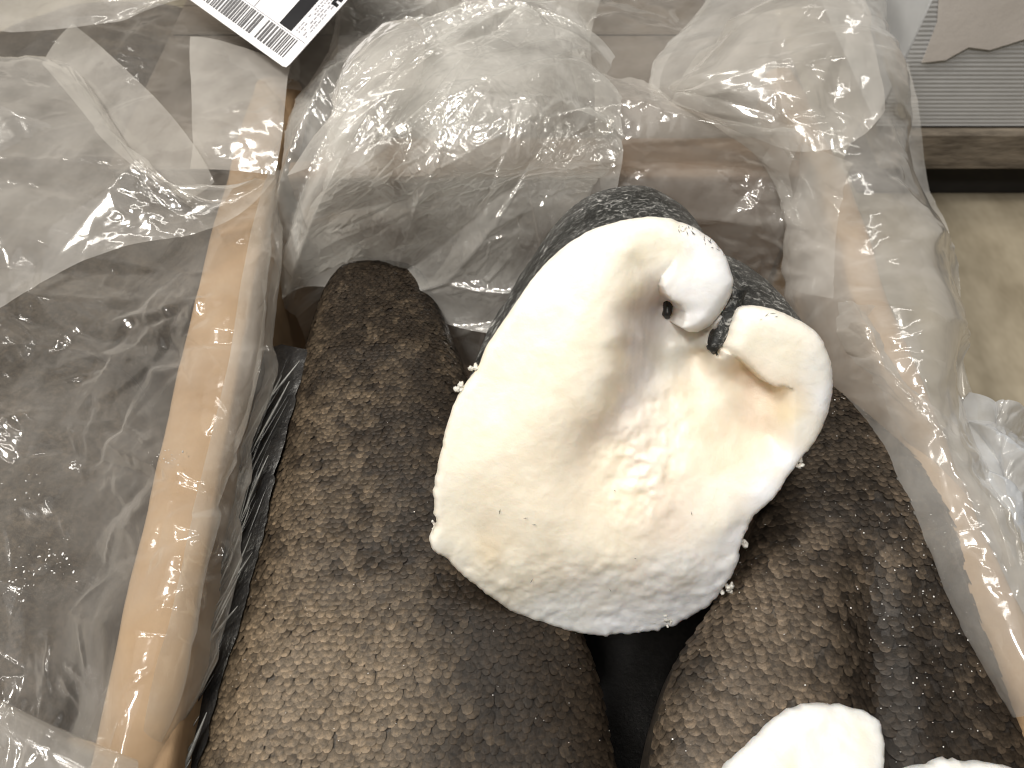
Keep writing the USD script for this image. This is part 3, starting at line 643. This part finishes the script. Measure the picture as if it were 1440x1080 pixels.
# ------------------------------------------------------------------ plastic film: sheets with too much length for their span, buckled into folds
def facets(U, V, cell, seed, stretch=(1., 1.), rot=0.0):
    rg = np.random.default_rng(seed); c, s_ = math.cos(rot), math.sin(rot)
    a, b = (U * c + V * s_) / stretch[0], (-U * s_ + V * c) / stretch[1]
    x0, x1, y0, y1 = a.min() - 3 * cell, a.max() + 3 * cell, b.min() - 3 * cell, b.max() + 3 * cell
    N = int(np.clip((x1 - x0) * (y1 - y0) / cell ** 2, 12, 60000)); p = np.c_[rg.uniform(x0, x1, N), rg.uniform(y0, y1, N)]
    return LinearNDInterpolator(p, rg.uniform(-1, 1, N), fill_value=0.)(a, b)
def film(name, rows, matn, parent, growth=1.08, n=110, iters=26, seed=0, tether=.02, bend=.35, amp=.006, nsc=30, up=2, big=.045, pleat=2.2, ang=None, soft=.55, streaks=0, label=None, gu=None, gv=None):
    rows = np.array(rows, float); R, C = rows.shape[:2]
    W = P(rows[..., 0], rows[..., 1], rows[..., 2])
    ku, kv = min(3, R - 1), min(3, C - 1)
    # parametrise evenly enough
    lr = np.linalg.norm(np.diff(W, axis=0), axis=2).mean(1); lc = np.linalg.norm(np.diff(W, axis=1), axis=2).mean(0)
    a, b = np.r_[0, np.cumsum(lr)], np.r_[0, np.cumsum(lc)]
    cell = math.sqrt(a[-1] * b[-1]) / n
    nu, nv = max(int(a[-1] / cell), 12), max(int(b[-1] / cell), 12)
    U, Vv = np.linspace(0, a[-1], nu), np.linspace(0, b[-1], nv)
    X0 = np.stack([RectBivariateSpline(a, b, W[..., k], kx=ku, ky=kv)(U, Vv) for k in range(3)], -1)
    gn = lambda X: (lambda N: N / (np.linalg.norm(N, axis=-1, keepdims=True) + 1e-12))(np.cross(np.gradient(X, axis=0), np.gradient(X, axis=1)))
    N0 = gn(X0)
    UU, VV = np.meshgrid(U, Vv, indexing='ij'); rg = np.random.default_rng(seed + 100)
    msk = S(meshkit.fbm(np.stack([UU, VV, UU * 0 + seed], -1) * 14, 2, seed), .38, .62)
    def fold(cell, k, st=pleat): return facets(UU, VV, cell, seed * 7 + k, (1., st), (rg.uniform(0, math.pi) if ang is None else ang) )
    hgt = amp * fold(big, 1) + amp * .36 * fold(big * .42, 2, 1.8) * (.25 + .75 * msk) + amp * .10 * fold(big * .17, 3, 1.5) * msk + amp * .025 * fold(big * .08, 4, 1.2) * msk
    hgt = ndimage.gaussian_filter(hgt, soft)
    if streaks:
        for _ in range(streaks):
            c_, d_, a_ = rg.uniform([0, 0], [a[-1], b[-1]]), rg.uniform(0, math.pi), rg.uniform(.0006, .0016)
            du_, dv_ = UU - c_[0], VV - c_[1]; p_ = du_ * math.cos(d_) + dv_ * math.sin(d_); q_ = -du_ * math.sin(d_) + dv_ * math.cos(d_) + 6 * p_ * p_
            hgt = hgt + a_ * np.exp(-(p_ / rg.uniform(.008, .022)) ** 2) * np.exp(-np.abs(q_) / .0022)
    X = X0 + N0 * hgt[..., None]
    X0 = X.copy(); gu, gv = gu or growth, gv or growth
    def sl(d):
        du, dv = d
        A = (slice(0, nu - du), slice(max(0, -dv), nv - max(0, dv))); B = (slice(du, nu), slice(max(0, dv), nv - max(0, -dv)))
        return A, B
    cons = []
    for d, k in (((1, 0), 1.), ((0, 1), 1.), ((1, 1), .6), ((1, -1), .6), ((2, 0), bend), ((0, 2), bend), ((4, 0), bend * .3), ((0, 4), bend * .3)):
        A, B = sl(d); D = X0[B] - X0[A]
        g = math.sqrt(((abs(d[0]) * gu) ** 2 + (abs(d[1]) * gv) ** 2) / (d[0] ** 2 + d[1] ** 2))
        cons.append((A, B, np.linalg.norm(D, axis=-1) * g, k))
    for it in range(iters):
        tk = tether * (1 - .6 * it / iters)
        X += tk * (X0 - X)
        acc = np.zeros_like(X); cnt = np.zeros(X.shape[:2] + (1,))
        for A, B, L, k in cons:
            d = X[B] - X[A]; l = np.linalg.norm(d, axis=-1, keepdims=True) + 1e-12
            c = d * (.5 * k * (1 - L[..., None] / l))
            acc[A] += c; acc[B] -= c; cnt[A] += k; cnt[B] += k
        X += acc / cnt * 1.9
    if up > 1: X = ndimage.zoom(X, (up, up, 1), order=3, mode='nearest', grid_mode=False)
    p = obj(name, (X.reshape(-1, 3), grid_faces(X.shape[0], X.shape[1])), matn, parent, smooth=True)
    return tag(p, label)

bag = thing('plastic_bag', 'cloudy plastic bag spread over the left rim, with a white barcode sticker', 'plastic bag')
A_rows = [[(-180, -60, .27), (80, -60, .27), (250, -40, .275), (390, -30, .275), (441, -40, .248), (437, -40, .225)],
          [(-180, 120, .26), (80, 120, .26), (250, 120, .268), (365, 120, .27), (406, 110, .248), (402, 110, .225)],
          [(-190, 300, .235), (60, 300, .24), (240, 310, .25), (340, 300, .268), (387, 290, .248), (383, 290, .225)],
          [(-200, 520, .225), (40, 520, .23), (190, 520, .245), (300, 520, .268), (367, 530, .248), (363, 530, .225)],
          [(-220, 740, .225), (20, 740, .23), (150, 740, .245), (255, 740, .268), (323, 745, .248), (319, 745, .225)],
          [(-240, 960, .225), (0, 960, .23), (110, 960, .245), (195, 960, .268), (265, 960, .248), (261, 960, .225)],
          [(-260, 1200, .225), (-40, 1200, .23), (50, 1200, .245), (130, 1200, .268), (191, 1200, .248), (187, 1200, .225)]]
film('film_sheet', A_rows, 'film_sheet', bag, growth=1.010, n=230, streaks=130, seed=1, amp=0.0084, big=.042, pleat=2.5)
film('film_fold', [[(-120, 45, .275), (40, 78, .285), (105, 100, .288), (180, 195, .287), (275, 285, .282)],
                   [(-120, 55, .285), (45, 95, .295), (115, 125, .298), (190, 215, .296), (280, 285, .288)],
                   [(-130, 260, .28), (40, 250, .29), (150, 255, .295), (245, 265, .292), (330, 270, .284)],
                   [(-140, 490, .262), (30, 420, .272), (150, 356, .28), (285, 320, .28), (388, 244, .275)]], 'film_fold', bag, growth=1.003, n=90, seed=2, amp=0.0062)
film('film_fold', [[(105, 34, .290), (205, 124, .295), (278, 214, .296), (300, 255, .288)],
                   [(96, 40, .286), (190, 135, .292), (262, 222, .292), (290, 262, .286)],
                   [(60, 90, .270), (140, 190, .275), (210, 250, .276), (262, 285, .274)]], 'film_hazy', bag, growth=1.010, n=60, seed=3, amp=0.0025)
film('film_fold', [[(268, 52, .295), (330, 66, .300), (408, 98, .298)], [(268, 120, .297), (330, 130, .304), (402, 150, .302)], [(270, 185, .294), (330, 190, .300), (395, 205, .296)], [(266, 236, .286), (330, 240, .288), (386, 246, .286)]], 'film_milky', bag, growth=1.004, n=60, seed=4, amp=0.0053)
film('film_fold', [[(-140, -90, .29), (40, -90, .30), (180, -90, .305), (330, -90, .31)], [(-140, -10, .295), (40, -10, .31), (160, -15, .315), (300, -20, .315)], [(-140, 50, .285), (40, 46, .30), (136, 36, .305), (215, 8, .31)]], 'film_milky', bag, growth=1.007, n=70, seed=5, amp=0.0053)
film('film_fold', [[(-90, 930, .285), (20, 988, .288), (100, 1026, .288), (195, 1066, .284)], [(-90, 945, .296), (20, 1000, .298), (100, 1040, .298), (195, 1080, .292)], [(-90, 1200, .288), (20, 1210, .29), (120, 1220, .29), (210, 1230, .288)]], 'film_milky', bag, growth=1.003, n=70, seed=6, amp=0.0053)

film('film_edge', [[(381, 240, .268), (389, 240, .262), (395, 240, .235)], [(343, 380, .268), (361, 380, .262), (373, 380, .235)], [(315, 540, .268), (337, 545, .262), (351, 545, .235)], [(279, 690, .268), (301, 690, .262), (313, 690, .235)], [(239, 860, .268), (257, 860, .262), (269, 860, .235)], [(217, 960, .268), (241, 960, .260), (253, 960, .235)], [(205, 1030, .262), (219, 1040, .256), (231, 1030, .235)]], 'film_hazy', bag, growth=1.015, n=110, seed=27, amp=0.0025, big=.03)
rng = np.random.default_rng(77); ico = trimesh.creation.icosphere(subdivisions=0); vs, fs = [], []
for (cu, cv, n, sp_) in ((105, 655, 26, 5), (65, 790, 40, 20), (20, 830, 30, 16), (230, 645, 20, 14), (40, 690, 10, 20)):
    for k in range(n):
        uu_, vv2 = cu + rng.normal(0, sp_), cv + rng.normal(0, sp_ * .7)
        vs.append(ico.vertices * rng.uniform(.25, 1.6, 3) * rng.uniform(.0002, .0007) + P(np.array(uu_), np.array(vv2), .243 + .012 * S(uu_, 100, 240))); fs.append(ico.faces + 12 * len(fs))
tag(obj('frost', (np.vstack(vs), np.vstack(fs)), 'frost_white', bag), kind='stuff')
# sticker on the bag
SZ = .318
def sp(a, b, lift=0.0):
    """Sticker coordinates: a px along the barcode edge towards upper left, b px towards upper right from the lowest corner."""
    e1, e2 = np.array([-135, -97]) / 166.2, np.array([85, -95]) / 127.5
    u, v = np.array([402, 96]) + a * e1 + b * e2
    return P(np.array(u), np.array(v), SZ + lift)
def patch(pts, z, th=.0003):
    q = np.array([sp(a, b, z) for a, b in pts]); pg = Polygon(q[:, :2])
    m = trimesh.creation.extrude_polygon(pg, th, engine='earcut'); m.apply_translation((0, 0, q[0, 2] - th)); return m
corner = [(4, 0), (0, 4)]
st = str(obj('label_sticker', patch([(6, 0), (1, 2), (0, 8), (0, 230), (260, 230), (260, 0)], 0, .0006), 'label_paper', bag).GetPath())
rng = np.random.default_rng(21)
bars = []; a = 14.0
while a < 235:
    wdt = rng.choice([1.2, 1.2, 2.0, 2.8]); bars.append(patch([(a, 10), (a + wdt, 10), (a + wdt, 42), (a, 42)], .0005)); a += wdt + rng.choice([1.4, 1.8, 2.6])
    if 62 < a < 70: a = 72
tag(obj('barcode', join(bars), 'ink_bar', st), kind='stuff')
obj('black_block', patch([(30, 47), (50, 47), (50, 140), (30, 140)], .0005), 'ink_black', st)
obj('rule_line', patch([(4, 44.2), (250, 44.2), (250, 45), (4, 45)], .0006), 'ink_grey', st)
obj('rule_line', patch([(92, 46), (93, 46), (93, 160), (92, 160)], .0006), 'ink_grey', st)
sl_ = []
for row in range(5):
    b = 52.0
    while b < 150:
        l = rng.uniform(2.5, 7); 
        if rng.random() < .8: sl_.append(patch([(8 + row * 4, b), (9.6 + row * 4, b), (9.6 + row * 4, b + l), (8 + row * 4, b + l)], .0005))
        b += l + 1.6
tag(obj('small_print', join(sl_), 'ink_grey', st), kind='stuff')
obj('bold_mark', join([patch([(-4 + 8, 112), (14, 112), (14, 117), (4, 117)], .0005), patch([(4, 121), (14, 121), (14, 126), (4, 126)], .0005), patch([(10, 117.2), (14, 117.2), (14, 120.8), (10, 120.8)], .0005)]), 'ink_black', st)

# liner of the box: bunch over the far wall, pleats on the far wall, drape over the right rim
lin = thing('plastic_liner', 'crumpled clear plastic liner bunched over the far rim and draped over the right rim', 'plastic liner')
film('film_bunch', [[(455, -60, .25), (600, -60, .27), (740, -60, .27), (880, -60, .26)],
                    [(440, 100, .27), (570, 60, .295), (740, 50, .30), (850, 110, .285)],
                    [(400, 215, .262), (545, 195, .305), (720, 195, .310), (868, 215, .285)],
                    [(392, 310, .235), (530, 310, .268), (700, 325, .270), (840, 320, .255)],
                    [(380, 420, .19), (515, 400, .20), (660, 430, .21), (790, 420, .21)],
                    [(385, 505, .12), (520, 500, .11), (650, 560, .10), (780, 540, .11)]], 'film_bunch', lin, growth=1.050, n=180, soft=.25, seed=11, amp=0.0260, big=.085, pleat=3.2, ang=1.25, iters=40)
film('film_bunch', [[(545, 40, .31), (650, 10, .325), (760, 18, .325), (845, 95, .30)],
                    [(480, 150, .30), (620, 100, .335), (760, 100, .335), (862, 175, .305)],
                    [(430, 250, .275), (590, 230, .325), (740, 240, .325), (868, 260, .285)],
                    [(400, 320, .245), (570, 320, .275), (700, 335, .275), (820, 320, .262)],
                    [(395, 430, .20), (540, 425, .205), (690, 470, .21), (770, 430, .22)]], 'film_bunch', lin, growth=1.060, n=170, soft=.25, seed=12, amp=0.0248, big=.07, pleat=2.6, ang=.5, iters=40)
film('film_flap', [[(480, 140, .335), (520, 60, .345), (575, 35, .34)], [(450, 190, .345), (520, 140, .362), (590, 110, .36)], [(410, 250, .325), (500, 210, .35), (560, 180, .352)]], 'film_milky', lin, growth=1.012, n=60, seed=13, amp=0.0062, big=.03)
film('film_backdrop', [[(380, -120, .22), (640, -120, .22), (900, -120, .22), (1120, -120, .22)], [(400, 0, .235), (640, 0, .24), (900, 0, .24), (1100, 0, .25)], [(400, 120, .255), (640, 120, .26), (880, 130, .262), (1060, 150, .262)]], 'film_clear', lin, growth=1.012, n=110, seed=14, amp=0.0124)
film('pleated_film', [[(840, 110, .272), (900, 120, .272), (960, 150, .268), (1030, 180, .265), (1120, 185, .262)],
                      [(840, 220, .27), (900, 225, .27), (960, 228, .268), (1030, 230, .264), (1115, 240, .258)],
                      [(850, 300, .23), (900, 300, .23), (965, 300, .23), (1035, 305, .228), (1112, 310, .228)],
                      [(860, 430, .135), (910, 440, .125), (970, 450, .12), (1040, 460, .115), (1120, 470, .11)]], 'film_hazy', lin, gu=1.0, gv=1.02, pleat=7, ang=0, n=110, seed=15, amp=0.0126, big=.03)
film('film_drape', [[(985, -60, .27), (1080, -70, .30), (1160, -60, .305), (1232, -50, .27), (1262, -10, .18)],
                    [(948, 70, .27), (1050, 30, .31), (1160, 20, .32), (1248, 50, .28), (1278, 100, .18)],
                    [(945, 150, .262), (1045, 120, .30), (1160, 110, .312), (1268, 140, .28), (1296, 190, .18)],
                    [(1060, 205, .25), (1120, 215, .285), (1200, 205, .30), (1298, 232, .27), (1322, 280, .17)],
                    [(1113, 385, .20), (1170, 378, .275), (1250, 368, .290), (1336, 370, .26), (1352, 420, .16)],
                    [(1190, 560, .19), (1240, 560, .262), (1300, 558, .280), (1354, 560, .25), (1366, 590, .16)],
                    [(1318, 760, .20), (1338, 768, .262), (1380, 760, .272), (1418, 745, .25), (1432, 760, .17)],
                    [(1430, 1000, .20), (1462, 1000, .262), (1490, 1000, .27), (1530, 990, .25), (1550, 990, .17)]], 'film_drape', lin, growth=1.010, n=170, seed=16, amp=0.0109, big=.06, pleat=3.5, ang=.1, tether=.04)
film('film_fold', [[(940, 122, .285), (1000, 60, .305), (1075, 10, .315), (1180, -40, .32)], [(945, 130, .300), (1010, 100, .325), (1100, 60, .335), (1215, 20, .330)], [(950, 140, .286), (1040, 185, .298), (1130, 215, .308), (1240, 160, .318)]], 'film_milky', lin, growth=1.007, n=90, seed=17, amp=0.0081, big=.03)
film('film_fold', [[(1120, 200, .262), (1150, 210, .28), (1200, 230, .295)], [(1112, 300, .235), (1150, 300, .262), (1180, 300, .27)], [(1113, 405, .205), (1150, 415, .23), (1172, 420, .245)]], 'film_hazy', lin, growth=1.018, n=60, seed=18, amp=0.0062, big=.03)
film('film_fold', [[(1170, 420, .262), (1205, 420, .275), (1235, 430, .262)], [(1240, 560, .255), (1285, 565, .272), (1300, 570, .255)], [(1300, 640, .245), (1345, 640, .265), (1370, 640, .25)], [(1390, 800, .24), (1425, 790, .262), (1450, 780, .24)]], 'film_clear', lin, growth=1.012, n=80, seed=19, amp=0.0081, big=.03)
film('film_tail', [[(1358, 575, .20), (1395, 560, .23), (1440, 600, .20)], [(1350, 650, .22), (1400, 640, .25), (1470, 660, .21)], [(1370, 760, .22), (1420, 750, .255), (1490, 760, .21)], [(1400, 880, .22), (1450, 880, .25), (1520, 880, .2)], [(1420, 1000, .2), (1480, 1000, .24), (1540, 1000, .2)]], 'film_blue', lin, growth=1.024, n=110, seed=20, amp=0.0124, big=.035, tether=.03)
